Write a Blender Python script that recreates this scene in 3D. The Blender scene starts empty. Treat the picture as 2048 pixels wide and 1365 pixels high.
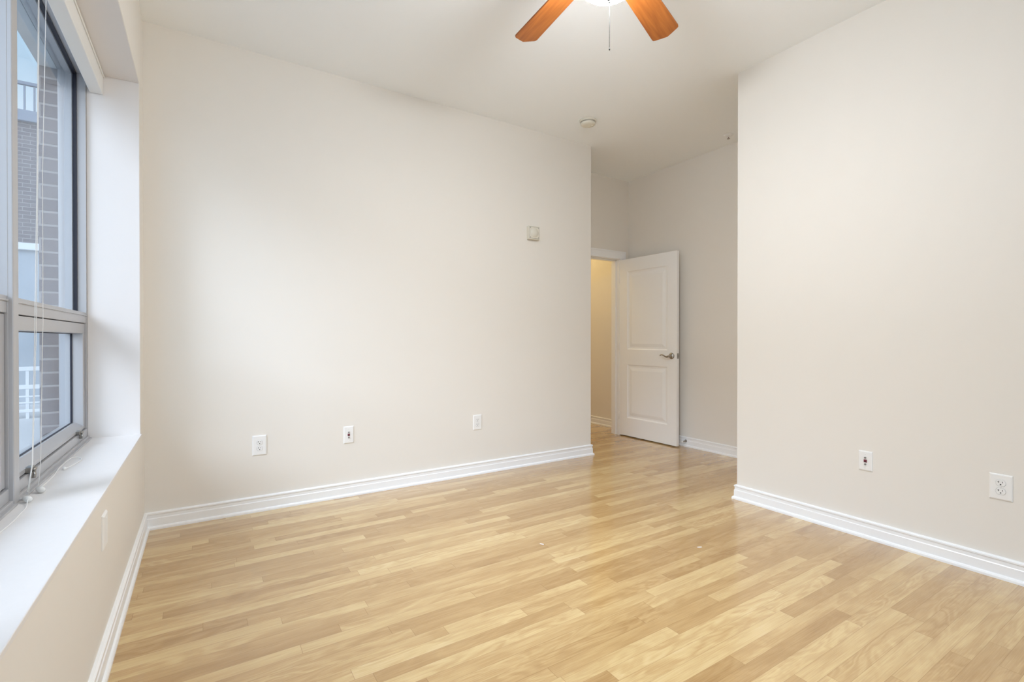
import bpy, bmesh, math, random
from mathutils import Vector, Matrix

sc = bpy.context.scene
COL = sc.collection
PI = math.pi
R_ = math.radians

# ---------------------------------------------------------------- camera
cam_d = bpy.data.cameras.new('camera')
cam_d.sensor_width = 36.0
cam_d.lens = 972.0 * 36.0 / 2048.0
cam_d.clip_start = 0.02
cam = bpy.data.objects.new('camera', cam_d)
COL.objects.link(cam)
cam.location = (0.292, -3.541, 1.12)
cam.rotation_euler = (R_(90 - 0.29), 0, R_(-32.43))
sc.camera = cam

# ---------------------------------------------------------------- exposure
sc.view_settings.view_transform = 'Standard'
sc.view_settings.look = 'None'
sc.view_settings.gamma = 1.0
sc.view_settings.use_curve_mapping = False
sc.view_settings.exposure = 0.31
sc.cycles.diffuse_bounces = 10
sc.cycles.max_bounces = 14

# ---------------------------------------------------------------- sky
SUN_TO = Vector((-0.80, -0.42, 0.60)).normalized()
world = bpy.data.worlds.new('sky')
sc.world = world
world.use_nodes = True
wn, wl = world.node_tree.nodes, world.node_tree.links
wn.clear()
w_out = wn.new('ShaderNodeOutputWorld')
w_bg = wn.new('ShaderNodeBackground')
w_tc = wn.new('ShaderNodeTexCoord')
w_sep = wn.new('ShaderNodeSeparateXYZ')
w_ramp = wn.new('ShaderNodeValToRGB')
wl.new(w_tc.outputs['Generated'], w_sep.inputs[0])
wl.new(w_sep.outputs['Z'], w_ramp.inputs[0])
cr = w_ramp.color_ramp
cr.elements[0].position = 0.0
cr.elements[0].color = (0.66, 0.75, 0.86, 1)
cr.elements[1].position = 1.0
cr.elements[1].color = (0.22, 0.42, 0.72, 1)
for pos, c in ((0.30, (0.66, 0.80, 0.94, 1)), (0.44, (0.36, 0.64, 0.90, 1)), (0.62, (0.34, 0.60, 0.85, 1))):
    e = cr.elements.new(pos); e.color = c
w_dot = wn.new('ShaderNodeVectorMath'); w_dot.operation = 'DOT_PRODUCT'
w_dot.inputs[1].default_value = SUN_TO
wl.new(w_tc.outputs['Generated'], w_dot.inputs[0])
w_mr = wn.new('ShaderNodeMapRange')
w_mr.interpolation_type = 'SMOOTHSTEP'
w_mr.inputs['From Min'].default_value = 0.15
w_mr.inputs['From Max'].default_value = 1.0
w_mr.inputs['To Min'].default_value = 0.0
w_mr.inputs['To Max'].default_value = 0.5
wl.new(w_dot.outputs['Value'], w_mr.inputs['Value'])
w_haze = wn.new('ShaderNodeMix'); w_haze.data_type = 'RGBA'; w_haze.blend_type = 'ADD'
w_hc = wn.new('ShaderNodeVectorMath'); w_hc.operation = 'SCALE'
w_hc.inputs[0].default_value = (0.96, 0.97, 1.0)
wl.new(w_mr.outputs['Result'], w_hc.inputs['Scale'])
w_haze.inputs['Factor'].default_value = 1.0
w_haze.clamp_result = False
wl.new(w_ramp.outputs['Color'], w_haze.inputs['A'])
wl.new(w_hc.outputs['Vector'], w_haze.inputs['B'])
w_az = wn.new('ShaderNodeMapRange'); w_az.interpolation_type = 'SMOOTHSTEP'
w_az.inputs['From Min'].default_value = 0.2
w_az.inputs['From Max'].default_value = 0.95
w_az.inputs['To Min'].default_value = 0.55
w_az.inputs['To Max'].default_value = 1.35
wl.new(w_sep.outputs['Y'], w_az.inputs['Value'])
w_as = wn.new('ShaderNodeMapRange'); w_as.interpolation_type = 'SMOOTHSTEP'
w_as.inputs['From Min'].default_value = -0.2
w_as.inputs['From Max'].default_value = -0.95
w_as.inputs['To Min'].default_value = 0.0
w_as.inputs['To Max'].default_value = 1.5
wl.new(w_sep.outputs['Y'], w_as.inputs['Value'])
w_sum = wn.new('ShaderNodeMath'); w_sum.operation = 'ADD'
wl.new(w_az.outputs['Result'], w_sum.inputs[0]); wl.new(w_as.outputs['Result'], w_sum.inputs[1])
w_az2 = wn.new('ShaderNodeVectorMath'); w_az2.operation = 'SCALE'
wl.new(w_haze.outputs['Result'], w_az2.inputs[0]); wl.new(w_sum.outputs[0], w_az2.inputs['Scale'])
wl.new(w_az2.outputs['Vector'], w_bg.inputs['Color'])
w_bg.inputs['Strength'].default_value = 0.72
wl.new(w_bg.outputs[0], w_out.inputs[0])

# ---------------------------------------------------------------- hazy sun
sun_d = bpy.data.lights.new('sun', 'SUN')
sun_d.energy = 2.5
sun_d.angle = R_(34)
sun_d.color = (0.88, 0.96, 1.12)
sun = bpy.data.objects.new('sun', sun_d)
COL.objects.link(sun)
sun.location = SUN_TO * 20
sun.rotation_euler = SUN_TO.to_track_quat('Z', 'Y').to_euler()

# ---------------------------------------------------------------- room measures (metres)
H = 2.966           # ceiling
XR = 3.438          # right wall face
YR = -1.522         # where the right wall ends at the alcove
X2 = 4.525          # alcove side wall face
YD = 0.56           # door wall face
XW = 3.440          # far wall ends here
YJ = -0.192         # window recess side
ZS, ZH = 0.595, 2.52
XF = -0.2214        # window frame, room side
YB = -5.30          # wall behind the camera
YE = -4.90          # far end of the window recess
XO = -0.402         # outside brick face
HALL_X, HALL_Y = 4.64, 3.1

# daylight portals: one over each window opening, they only tell the renderer where the sky comes in
BAYS = [(-1.365, -0.210), (-2.555, -1.42), (-3.70, -2.61), (-4.88, -3.755)]
for (a, b) in BAYS:
    pd = bpy.data.lights.new('daylight_portal', 'AREA')
    pd.shape = 'RECTANGLE'
    pd.size = 1.9
    pd.size_y = b - a
    pd.cycles.is_portal = True
    po = bpy.data.objects.new('daylight_portal', pd)
    COL.objects.link(po)
    po.location = (-0.43, (a + b) / 2, 1.54)
    po.rotation_euler = (0, R_(-90), 0)

pd = bpy.data.lights.new('daylight_portal', 'AREA')
pd.shape = 'RECTANGLE'; pd.size = 2.5; pd.size_y = 1.92; pd.cycles.is_portal = True
po = bpy.data.objects.new('daylight_portal', pd); COL.objects.link(po)
po.location = (1.80, YB - 0.17, 1.56); po.rotation_euler = (R_(90), 0, 0)

# ================================================================ helpers
class B:
    """collects shapes in one bmesh and links them as ONE mesh object"""
    def __init__(self): self.bm = bmesh.new()
    def box(self, x0, x1, y0, y1, z0, z1, bev=0.0, seg=2):
        t = bmesh.new()
        vs = [t.verts.new((x, y, z)) for x in (x0, x1) for y in (y0, y1) for z in (z0, z1)]
        for f in ((0, 1, 3, 2), (4, 6, 7, 5), (0, 4, 5, 1), (2, 3, 7, 6), (0, 2, 6, 4), (1, 5, 7, 3)):
            t.faces.new([vs[i] for i in f])
        bmesh.ops.recalc_face_normals(t, faces=t.faces)
        if bev > 0:
            bmesh.ops.bevel(t, geom=list(t.edges), offset=bev, segments=seg, affect='EDGES', profile=0.5)
        self._add(t); return self
    def _add(self, t, M=None):
        if M is not None: bmesh.ops.transform(t, matrix=M, verts=t.verts)
        mp = {v: self.bm.verts.new(v.co) for v in t.verts}
        for f in t.faces:
            try:
                n = self.bm.faces.new([mp[v] for v in f.verts]); n.smooth = f.smooth
            except ValueError: pass
        t.free()
    def lathe(self, prof, origin=(0, 0, 0), axis=(0, 0, 1), n=32):
        """prof: list of (radius, height) along the axis"""
        t = bmesh.new()
        rings = []
        for r, h in prof:
            if r < 1e-6: rings.append([t.verts.new((0, 0, h))])
            else: rings.append([t.verts.new((r * math.cos(2 * PI * i / n), r * math.sin(2 * PI * i / n), h)) for i in range(n)])
        for a, b in zip(rings, rings[1:]):
            for i in range(n):
                j = (i + 1) % n
                if len(a) == 1 and len(b) == 1: continue
                if len(a) == 1: f = t.faces.new((a[0], b[i], b[j]))
                elif len(b) == 1: f = t.faces.new((a[i], a[j], b[0]))
                else: f = t.faces.new((a[i], a[j], b[j], b[i]))
                f.smooth = True
        for ring in (rings[0], rings[-1]):
            if len(ring) > 1:
                try: t.faces.new(ring)
                except ValueError: pass
        bmesh.ops.recalc_face_normals(t, faces=t.faces)
        q = Vector((0, 0, 1)).rotation_difference(Vector(axis).normalized())
        self._add(t, Matrix.Translation(origin) @ q.to_matrix().to_4x4()); return self
    def cyl(self, p0, p1, r, n=16, r1=None):
        p0, p1 = Vector(p0), Vector(p1)
        L = (p1 - p0).length
        return self.lathe([(0, 0), (r, 0), (r if r1 is None else r1, L), (0, L)], p0, p1 - p0, n)
    def tube(self, pts, r, n=8):
        """round tube through pts; r is a number or one per point"""
        pts = [Vector(p) for p in pts]
        rs = r if isinstance(r, (list, tuple)) else [r] * len(pts)
        t = bmesh.new(); rings = []
        up = None
        for i, p in enumerate(pts):
            d = (pts[min(i + 1, len(pts) - 1)] - pts[max(i - 1, 0)]).normalized()
            if up is None:
                up = d.orthogonal().normalized()
            up = (up - d * up.dot(d))
            up = up.normalized() if up.length > 1e-6 else d.orthogonal().normalized()
            s = d.cross(up)
            rings.append([t.verts.new(p + (up * math.cos(2 * PI * k / n) + s * math.sin(2 * PI * k / n)) * rs[i]) for k in range(n)])
        for a, b in zip(rings, rings[1:]):
            for k in range(n):
                f = t.faces.new((a[k], a[(k + 1) % n], b[(k + 1) % n], b[k])); f.smooth = True
        t.faces.new(rings[0]); t.faces.new(rings[-1])
        bmesh.ops.recalc_face_normals(t, faces=t.faces)
        self._add(t); return self
    def sweep(self, prof, p0, p1, into, m0=0.0, m1=0.0):
        """baseboard: prof = (out from wall, height) closed polygon; p0->p1 along the wall foot (x,y);
        into = unit normal into the room; m0/m1 = how far the mitre moves each end along the wall per unit out"""
        t = bmesh.new()
        p0, p1, into = Vector(p0), Vector(p1), Vector(into)
        d = (p1 - p0).normalized()
        A = [t.verts.new((*(p0 + into * o + d * (m0 * o)), z)) for o, z in prof]
        Bv = [t.verts.new((*(p1 + into * o + d * (m1 * o)), z)) for o, z in prof]
        n = len(prof)
        for i in range(n):
            j = (i + 1) % n
            t.faces.new((A[i], A[j], Bv[j], Bv[i]))
        t.faces.new(A); t.faces.new(Bv)
        bmesh.ops.recalc_face_normals(t, faces=t.faces)
        self._add(t); return self
    def prism(self, poly, z0, z1):
        t = bmesh.new()
        a = [t.verts.new((x, y, z0)) for x, y in poly]; b = [t.verts.new((x, y, z1)) for x, y in poly]
        n = len(poly)
        for i in range(n): t.faces.new((a[i], a[(i + 1) % n], b[(i + 1) % n], b[i]))
        t.faces.new(a); t.faces.new(b)
        bmesh.ops.recalc_face_normals(t, faces=t.faces)
        self._add(t); return self
    def build(self, name, mat, parent=None, origin=(0, 0, 0)):
        o_ = Vector(origin)
        if parent is not None and origin == (0, 0, 0): o_ = Vector(ORIG.get(parent.name, (0, 0, 0)))
        bmesh.ops.translate(self.bm, verts=self.bm.verts, vec=-o_)
        me = bpy.data.meshes.new(name)
        self.bm.to_mesh(me); self.bm.free()
        me.materials.append(mat)
        o = bpy.data.objects.new(name, me); COL.objects.link(o)
        if parent is not None:
            o.parent = parent
            ORIG[o.name] = tuple(o_)
        else:
            o.location = o_
            ORIG[o.name] = tuple(o_)
        return o

ORIG = {}

def tag(o, label=None, cat=None, group=None, kind=None):
    if label: o['label'] = label
    if cat: o['category'] = cat
    if group: o['group'] = group
    if kind: o['kind'] = kind
    return o

def thing(name, label, cat, loc=(0, 0, 0), rz=0.0, group=None, kind=None, local=False):
    o = bpy.data.objects.new(name, None)
    o.empty_display_size = 0.05
    COL.objects.link(o)
    o.location = loc; o.rotation_euler = (0, 0, rz)
    ORIG[o.name] = (0, 0, 0) if local else tuple(loc)
    return tag(o, label, cat, group, kind)

def copy_tree(o, parent=None):
    c = o.copy(); COL.objects.link(c)
    if parent is not None: c.parent = parent
    for ch in list(o.children): copy_tree(ch, c)
    return c

# ================================================================ materials
def srgb(r, g, b):
    f = lambda c: (c / 255) / 12.92 if c / 255 <= 0.04045 else ((c / 255 + 0.055) / 1.055) ** 2.4
    return (f(r), f(g), f(b), 1.0)

def mat(name, col, rough=0.5, metal=0.0, spec=0.5, bump=0.0, bscale=300.0, var=0.0):
    m = bpy.data.materials.new(name); m.use_nodes = True
    nt = m.node_tree; n, l = nt.nodes, nt.links
    p = n['Principled BSDF']
    p.inputs['Base Color'].default_value = col
    p.inputs['Roughness'].default_value = rough
    p.inputs['Metallic'].default_value = metal
    p.inputs['Specular IOR Level'].default_value = spec
    if bump or var:
        tc = n.new('ShaderNodeTexCoord'); no = n.new('ShaderNodeTexNoise')
        no.inputs['Scale'].default_value = bscale; no.inputs['Detail'].default_value = 4
        l.new(tc.outputs['Object'], no.inputs['Vector'])
        if bump:
            b = n.new('ShaderNodeBump'); b.inputs['Strength'].default_value = bump; b.inputs['Distance'].default_value = 0.001
            l.new(no.outputs['Fac'], b.inputs['Height']); l.new(b.outputs[0], p.inputs['Normal'])
        if var:
            mx = n.new('ShaderNodeMix'); mx.data_type = 'RGBA'
            mx.inputs['A'].default_value = tuple(c * (1 - var) for c in col[:3]) + (1,)
            mx.inputs['B'].default_value = tuple(min(1, c * (1 + var)) for c in col[:3]) + (1,)
            l.new(no.outputs['Fac'], mx.inputs['Factor']); l.new(mx.outputs['Result'], p.inputs['Base Color'])
    return m

M_WALL = mat('beige_wall_paint', (0.800, 0.768, 0.715, 1), 0.62, spec=0.25, bump=0.12, bscale=420)
M_JAMB = mat('white_recess_paint', (0.775, 0.75, 0.735, 1), 0.6, spec=0.3, bump=0.1, bscale=420)
M_CEIL = mat('white_ceiling_paint', (0.915, 0.94, 0.955, 1), 0.8, spec=0.2, bump=0.1, bscale=350)
M_TRIM = mat('white_semi_gloss_trim', (0.89, 0.90, 0.91, 1), 0.32, bump=0.04, bscale=200)
M_DOOR = mat('white_door_paint', (0.905, 0.915, 0.92, 1), 0.38, bump=0.05, bscale=250)
M_SILL = mat('white_sill_paint', (0.765, 0.75, 0.74, 1), 0.45, bump=0.06, bscale=60, var=0.02)
M_ALU = mat('satin_aluminium', (0.50, 0.50, 0.515, 1), 0.38, metal=0.35, bump=0.03, bscale=500)
M_GASK = mat('dark_glazing_gasket', (0.018, 0.018, 0.03, 1), 0.5)
M_PLAST = mat('white_plastic', (0.86, 0.86, 0.85, 1), 0.3, bump=0.02, bscale=300)
M_BEIGE = mat('aged_ivory_plastic', (0.74, 0.71, 0.62, 1), 0.4, bump=0.02, bscale=300)
M_GAP = mat('grey_gap', (0.42, 0.42, 0.41, 1), 0.7)
M_SLOT = mat('dark_slot', (0.02, 0.02, 0.02, 1), 0.6)
M_GREYC = mat('coax_nickel', (0.33, 0.33, 0.31, 1), 0.3, metal=0.9)
M_RED = mat('maroon_jack', (0.20, 0.035, 0.055, 1), 0.4)
M_NICK = mat('brushed_nickel', (0.38, 0.36, 0.33, 1), 0.28, metal=1.0, bump=0.03, bscale=400)
M_CORD = mat('white_cord', (0.85, 0.85, 0.84, 1), 0.6)
M_CLEAR = mat('frosted_cord_bead', (0.78, 0.79, 0.78, 1), 0.25)
M_BLIND = mat('white_blind_vinyl', (0.84, 0.84, 0.82, 1), 0.45, bump=0.03, bscale=200)
M_STONE = mat('pale_stone', (0.52, 0.55, 0.58, 1), 0.8, var=0.12, bscale=9)
M_PANEL = mat('pale_facade_panel', (0.36, 0.41, 0.46, 1), 0.6, var=0.10, bscale=1.7)
M_ROOFM = mat('grey_blue_metal', (0.22, 0.26, 0.33, 1), 0.5, var=0.05, bscale=5)
M_WHTM = mat('white_painted_metal', (0.74, 0.76, 0.78, 1), 0.4)
M_CONC = mat('pale_concrete', (0.58, 0.59, 0.59, 1), 0.85, var=0.15, bscale=1.1)
M_PAPER = mat('white_scrap', (0.85, 0.84, 0.86, 1), 0.5)
M_CHAIN = mat('dark_bronze', (0.012, 0.011, 0.009, 1), 0.6, spec=0.15)

def glass_mat():
    m = bpy.data.materials.new('window_glass'); m.use_nodes = True
    n, l = m.node_tree.nodes, m.node_tree.links
    n.clear()
    out = n.new('ShaderNodeOutputMaterial'); mix = n.new('ShaderNodeMixShader')
    tr = n.new('ShaderNodeBsdfTransparent'); gl = n.new('ShaderNodeBsdfGlossy'); lw = n.new('ShaderNodeLayerWeight')
    pw = n.new('ShaderNodeMath'); pw.operation = 'POWER'; pw.inputs[1].default_value = 5.0
    ma = n.new('ShaderNodeMath'); ma.operation = 'MULTIPLY_ADD'; ma.inputs[1].default_value = GLASS_R; ma.inputs[2].default_value = 0.03
    lw.inputs['Blend'].default_value = 0.5
    tr.inputs['Color'].default_value = (0.94, 0.965, 0.98, 1)
    gl.inputs['Roughness'].default_value = 0.0
    gl.inputs['Color'].default_value = (0.95, 0.97, 1, 1)
    l.new(lw.outputs['Facing'], pw.inputs[0]); l.new(pw.outputs[0], ma.inputs[0])
    l.new(ma.outputs[0], mix.inputs[0]); l.new(tr.outputs[0], mix.inputs[1]); l.new(gl.outputs[0], mix.inputs[2])
    l.new(mix.outputs[0], out.inputs[0])
    return m
GLASS_R = 0.45
M_GLASS = glass_mat()

def brick_mat():
    m = bpy.data.materials.new('brown_brick'); m.use_nodes = True
    n, l = m.node_tree.nodes, m.node_tree.links
    p = n['Principled BSDF']; p.inputs['Roughness'].default_value = 0.9
    geo = n.new('ShaderNodeNewGeometry'); sp = n.new('ShaderNodeSeparateXYZ'); ad = n.new('ShaderNodeMath'); ad.operation = 'ADD'
    cb = n.new('ShaderNodeCombineXYZ'); br = n.new('ShaderNodeTexBrick')
    l.new(geo.outputs['Position'], sp.inputs[0]); l.new(sp.outputs[0], ad.inputs[0]); l.new(sp.outputs[1], ad.inputs[1])
    l.new(ad.outputs[0], cb.inputs[0]); l.new(sp.outputs[2], cb.inputs[1]); l.new(cb.outputs[0], br.inputs['Vector'])
    br.inputs['Scale'].default_value = 1.0
    br.inputs['Brick Width'].default_value = 0.203
    br.inputs['Row Height'].default_value = 0.0677
    br.inputs['Mortar Size'].default_value = 0.006
    br.inputs['Mortar Smooth'].default_value = 0.3
    br.inputs['Color1'].default_value = (0.12, 0.105, 0.115, 1)
    br.inputs['Color2'].default_value = (0.17, 0.15, 0.155, 1)
    br.inputs['Mortar'].default_value = (0.30, 0.28, 0.28, 1)
    l.new(br.outputs['Color'], p.inputs['Base Color'])
    b = n.new('ShaderNodeBump'); b.inputs['Strength'].default_value = 0.5; b.inputs['Distance'].default_value = 0.004
    b.invert = True
    l.new(br.outputs['Fac'], b.inputs['Height']); l.new(b.outputs[0], p.inputs['Normal'])
    return m
M_BRICK = brick_mat()

def floor_mat():
    m = bpy.data.materials.new('oak_strip_floor'); m.use_nodes = True
    n, l = m.node_tree.nodes, m.node_tree.links
    p = n['Principled BSDF']
    def math_(op, a, b=None, c=None):
        k = n.new('ShaderNodeMath'); k.operation = op
        for i, v in enumerate((a, b, c)):
            if v is None: continue
            if isinstance(v, (int, float)): k.inputs[i].default_value = v
            else: l.new(v, k.inputs[i])
        return k.outputs[0]
    geo = n.new('ShaderNodeNewGeometry'); sp = n.new('ShaderNodeSeparateXYZ')
    l.new(geo.outputs['Position'], sp.inputs[0])
    X, Y = sp.outputs[0], sp.outputs[1]
    W = 0.0585
    yr = math_('DIVIDE', math_('ADD', Y, 20.0), W)
    row = math_('FLOOR', yr)
    fy = math_('FRACT', yr)
    wnz = n.new('ShaderNodeTexWhiteNoise'); wnz.noise_dimensions = '1D'
    l.new(row, wnz.inputs['W'])
    xo = math_('ADD', math_('DIVIDE', X, 0.78), math_('MULTIPLY', wnz.outputs['Value'], 411.7))
    vor = n.new('ShaderNodeTexVoronoi'); vor.voronoi_dimensions = '1D'; vor.feature = 'F1'
    vor.inputs['Scale'].default_value = 1.0; vor.inputs['Randomness'].default_value = 0.8
    l.new(xo, vor.inputs['W'])
    ved = n.new('ShaderNodeTexVoronoi'); ved.voronoi_dimensions = '1D'; ved.feature = 'DISTANCE_TO_EDGE'
    ved.inputs['Scale'].default_value = 1.0; ved.inputs['Randomness'].default_value = 0.8
    l.new(xo, ved.inputs['W'])
    sc_ = n.new('ShaderNodeSeparateColor'); l.new(vor.outputs['Color'], sc_.inputs[0])
    rnd, rnd2, rnd3 = sc_.outputs[0], sc_.outputs[1], sc_.outputs[2]
    # grain coordinates, shifted plank by plank
    gx = math_('ADD', X, math_('MULTIPLY', rnd2, 37.0))
    gy = math_('ADD', Y, math_('MULTIPLY', rnd3, 23.0))
    # cathedral figure: rings across the plank, strongly stretched along it and bent by noise
    cv = n.new('ShaderNodeCombineXYZ'); l.new(math_('MULTIPLY', gx, 2.2), cv.inputs[0]); l.new(math_('MULTIPLY', gy, 9.0), cv.inputs[1])
    n1 = n.new('ShaderNodeTexNoise'); n1.inputs['Scale'].default_value = 1.3; n1.inputs['Detail'].default_value = 3; n1.inputs['Distortion'].default_value = 0.5
    l.new(cv.outputs[0], n1.inputs['Vector'])
    ring = math_('SINE', math_('MULTIPLY', n1.outputs['Fac'], math_('ADD', 24.0, math_('MULTIPLY', rnd2, 34.0))))
    ring = math_('MULTIPLY_ADD', ring, 0.5, 0.5)
    # fine pores
    cv2 = n.new('ShaderNodeCombineXYZ'); l.new(math_('MULTIPLY', gx, 7.0), cv2.inputs[0]); l.new(math_('MULTIPLY', gy, 260.0), cv2.inputs[1])
    n2 = n.new('ShaderNodeTexNoise'); n2.inputs['Scale'].default_value = 1.0; n2.inputs['Detail'].default_value = 4
    l.new(cv2.outputs[0], n2.inputs['Vector'])
    # slow warm/cool drift
    n3 = n.new('ShaderNodeTexNoise'); n3.inputs['Scale'].default_value = 3.0; n3.inputs['Detail'].default_value = 2
    cv3 = n.new('ShaderNodeCombineXYZ'); l.new(math_('MULTIPLY', gx, 1.0), cv3.inputs[0]); l.new(math_('MULTIPLY', gy, 6.0), cv3.inputs[1])
    l.new(cv3.outputs[0], n3.inputs['Vector'])
    t = math_('MULTIPLY_ADD', rnd, 0.40, 0.14)
    t = math_('ADD', t, math_('MULTIPLY', math_('SUBTRACT', ring, 0.5), math_('MULTIPLY_ADD', rnd3, 0.13, 0.03)))
    t = math_('ADD', t, math_('MULTIPLY', math_('SUBTRACT', n2.outputs['Fac'], 0.5), 0.42))
    t = math_('ADD', t, math_('MULTIPLY', math_('SUBTRACT', n3.outputs['Fac'], 0.5), 0.45))
    rp = n.new('ShaderNodeValToRGB'); l.new(t, rp.inputs[0])
    c = rp.color_ramp
    c.elements[0].position = 0.0; c.elements[0].color = (0.370, 0.210, 0.076, 1)
    c.elements[1].position = 0.85; c.elements[1].color = (0.760, 0.600, 0.350, 1)
    e = c.elements.new(0.30); e.color = (0.510, 0.328, 0.138, 1)
    e = c.elements.new(0.55); e.color = (0.645, 0.465, 0.222, 1)
    # joints
    ey = math_('MINIMUM', fy, math_('SUBTRACT', 1.0, fy))
    jy = math_('LESS_THAN', ey, 0.012)
    jx = math_('LESS_THAN', ved.outputs['Distance'], 0.0013)
    j = math_('MAXIMUM', jy, jx)
    mx = n.new('ShaderNodeMix'); mx.data_type = 'RGBA'; mx.blend_type = 'MULTIPLY'
    l.new(math_('MULTIPLY', j, 0.45), mx.inputs['Factor']); l.new(rp.outputs['Color'], mx.inputs['A'])
    mx.inputs['B'].default_value = (0.42, 0.28, 0.16, 1)
    l.new(mx.outputs['Result'], p.inputs['Base Color'])
    p.inputs['Roughness'].default_value = 0.22
    p.inputs['Specular IOR Level'].default_value = 0.5
    p.inputs['Coat Weight'].default_value = 0.7
    p.inputs['Coat IOR'].default_value = 1.5
    p.inputs['Coat Roughness'].default_value = 0.11
    hgt = math_('ADD', math_('MULTIPLY', j, -1.0), math_('MULTIPLY', n2.outputs['Fac'], 0.15))
    b = n.new('ShaderNodeBump'); b.inputs['Strength'].default_value = 0.10; b.inputs['Distance'].default_value = 0.001
    l.new(hgt, b.inputs['Height']); l.new(b.outputs[0], p.inputs['Normal'])
    return m
M_FLOOR = floor_mat()

def blade_mat():
    m = bpy.data.materials.new('cherry_fan_blade'); m.use_nodes = True
    n, l = m.node_tree.nodes, m.node_tree.links
    p = n['Principled BSDF']; p.inputs['Roughness'].default_value = 0.35
    tc = n.new('ShaderNodeTexCoord'); mp = n.new('ShaderNodeMapping'); mp.inputs['Scale'].default_value = (3.0, 34.0, 10.0)
    no = n.new('ShaderNodeTexNoise'); no.inputs['Scale'].default_value = 1.6; no.inputs['Detail'].default_value = 5; no.inputs['Distortion'].default_value = 0.4
    rp = n.new('ShaderNodeValToRGB')
    l.new(tc.outputs['Object'], mp.inputs[0]); l.new(mp.outputs[0], no.inputs['Vector']); l.new(no.outputs['Fac'], rp.inputs[0])
    rp.color_ramp.elements[0].position = 0.3; rp.color_ramp.elements[0].color = (0.25, 0.070, 0.012, 1)
    rp.color_ramp.elements[1].position = 0.72; rp.color_ramp.elements[1].color = (0.40, 0.130, 0.024, 1)
    l.new(rp.outputs[0], p.inputs['Base Color'])
    return m
M_BLADE = blade_mat()

def emis_mat(name, col, strength, base=(0.9, 0.9, 0.88, 1)):
    m = mat(name, base, 0.4)
    p = m.node_tree.nodes['Principled BSDF']
    p.inputs['Emission Color'].default_value = col
    p.inputs['Emission Strength'].default_value = strength
    return m
M_BOWL = emis_mat('lit_frosted_glass_bowl', (0.96, 1.0, 1.04, 1), 160.0)
M_LID = emis_mat('added_uplight_lid', (0.95, 1.0, 1.04, 1), 20.0)  # glow added on top of the bowl to brighten the ceiling
M_HALL = emis_mat('lit_hall_lamp_glass', (1.0, 0.76, 0.38, 1), 36.0)

# ================================================================ the setting
def struct(name, b, m, label=None, cat=None):
    return tag(b.build(name, m), label, cat, kind='structure')

struct('floor', B().box(-0.33, 4.80, YB - 0.15, HALL_Y + 0.15, -0.08, 0.0), M_FLOOR, 'light oak strip floor with a glossy finish', 'floor')
struct('ceiling', B().box(-0.33, 4.80, YB - 0.15, HALL_Y + 0.15, H, H + 0.12), M_CEIL, 'flat white painted ceiling', 'ceiling')

# window wall: below the sill, the header, the two piers
XI = -0.330
wl_ = B()
wl_.box(XI, 0, YB - 0.15, 0.12, 0, ZS - 0.012)
wl_.box(XI, 0, YB - 0.15, 0.12, ZH, H)
wl_.box(XI, 0, YJ, 0.12, ZS - 0.012, ZH)
wl_.box(XI, 0, YB - 0.15, YE, ZS - 0.012, ZH)
struct('wall_left', wl_, M_WALL, 'beige window wall with a deep recess over a low sill', 'wall')
# white painted lining of the recess
ln = B()
ln.box(XF + 0.001, -0.0015, YJ - 0.004, YJ, ZS, ZH)
ln.box(XF + 0.001, -0.0015, YE, YE + 0.004, ZS, ZH)
ln.box(XF + 0.001, -0.0015, YE + 0.004, YJ - 0.004, ZH - 0.004, ZH)
struct('trim_2', ln, M_JAMB, 'white painted lining of the window recess', 'trim')
struct('trim_1', B().box(XF - 0.004, 0.006, YE, YJ, ZS - 0.014, ZS, 0.002), M_SILL, 'deep white window sill ledge', 'sill')

struct('wall_back', B().box(0, XW, 0, 0.12, 0, H), M_WALL, 'wide beige wall beside the window', 'wall')
struct('wall_return', B().box(XW - 0.12, XW, 0.12, YD + 0.12, 0, H), M_WALL, 'short beige return wall by the doorway', 'wall')
struct('wall_right', B().box(XR, X2 + 0.12, YB - 0.15, YR, 0, H), M_WALL, 'beige wall at the right with two wall plates', 'wall')
struct('wall_alcove', B().box(X2, X2 + 0.12, YR, YD + 0.12, 0, H), M_WALL, 'beige wall behind the open door', 'wall')
RX0, RX1, RZ0, RZ1 = 0.55, 3.05, 0.60, 2.52
rwb = B()
rwb.box(-0.33, RX0, YB - 0.15, YB, 0, H).box(RX1, XR, YB - 0.15, YB, 0, H)
rwb.box(RX0, RX1, YB - 0.15, YB, 0, RZ0).box(RX0, RX1, YB - 0.15, YB, RZ1, H)
rw = thing('window_5', 'unseen aluminium window added opposite the doorway for fill daylight', 'window', ((RX0 + RX1) / 2, YB - 0.08, RZ0), kind='structure')  # assumed window behind the camera, added to let in frontal fill daylight
rf = B()
for xa in (RX0, (RX0 + RX1) / 2 - 0.025, RX1 - 0.05): rf.box(xa, xa + 0.05, YB - 0.12, YB - 0.05, RZ0, RZ1, 0.002)
for za in (RZ0, 1.20, RZ1 - 0.05): rf.box(RX0 + 0.05, RX1 - 0.05, YB - 0.118, YB - 0.052, za, za + 0.05, 0.002)
rf.build('window_frame', M_ALU, rw)
B().box(RX0 + 0.045, RX1 - 0.045, YB - 0.086, YB - 0.084, RZ0 + 0.045, RZ1 - 0.045).build('window_pane', M_GLASS, rw)
struct('wall_rear', rwb, M_WALL, 'beige wall opposite the doorway', 'wall')
# door wall with the opening
DX0, DX1, DZ = 3.575, 4.368, 2.035
dw = B()
dw.box(XW, DX0 - 0.02, YD, YD + 0.12, 0, H)
dw.box(DX1 + 0.02, X2, YD, YD + 0.12, 0, H)
dw.box(DX0 - 0.02, DX1 + 0.02, YD, YD + 0.12, DZ + 0.02, H)
struct('wall_doorway', dw, M_WALL, 'beige wall above the open doorway', 'wall')
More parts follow.
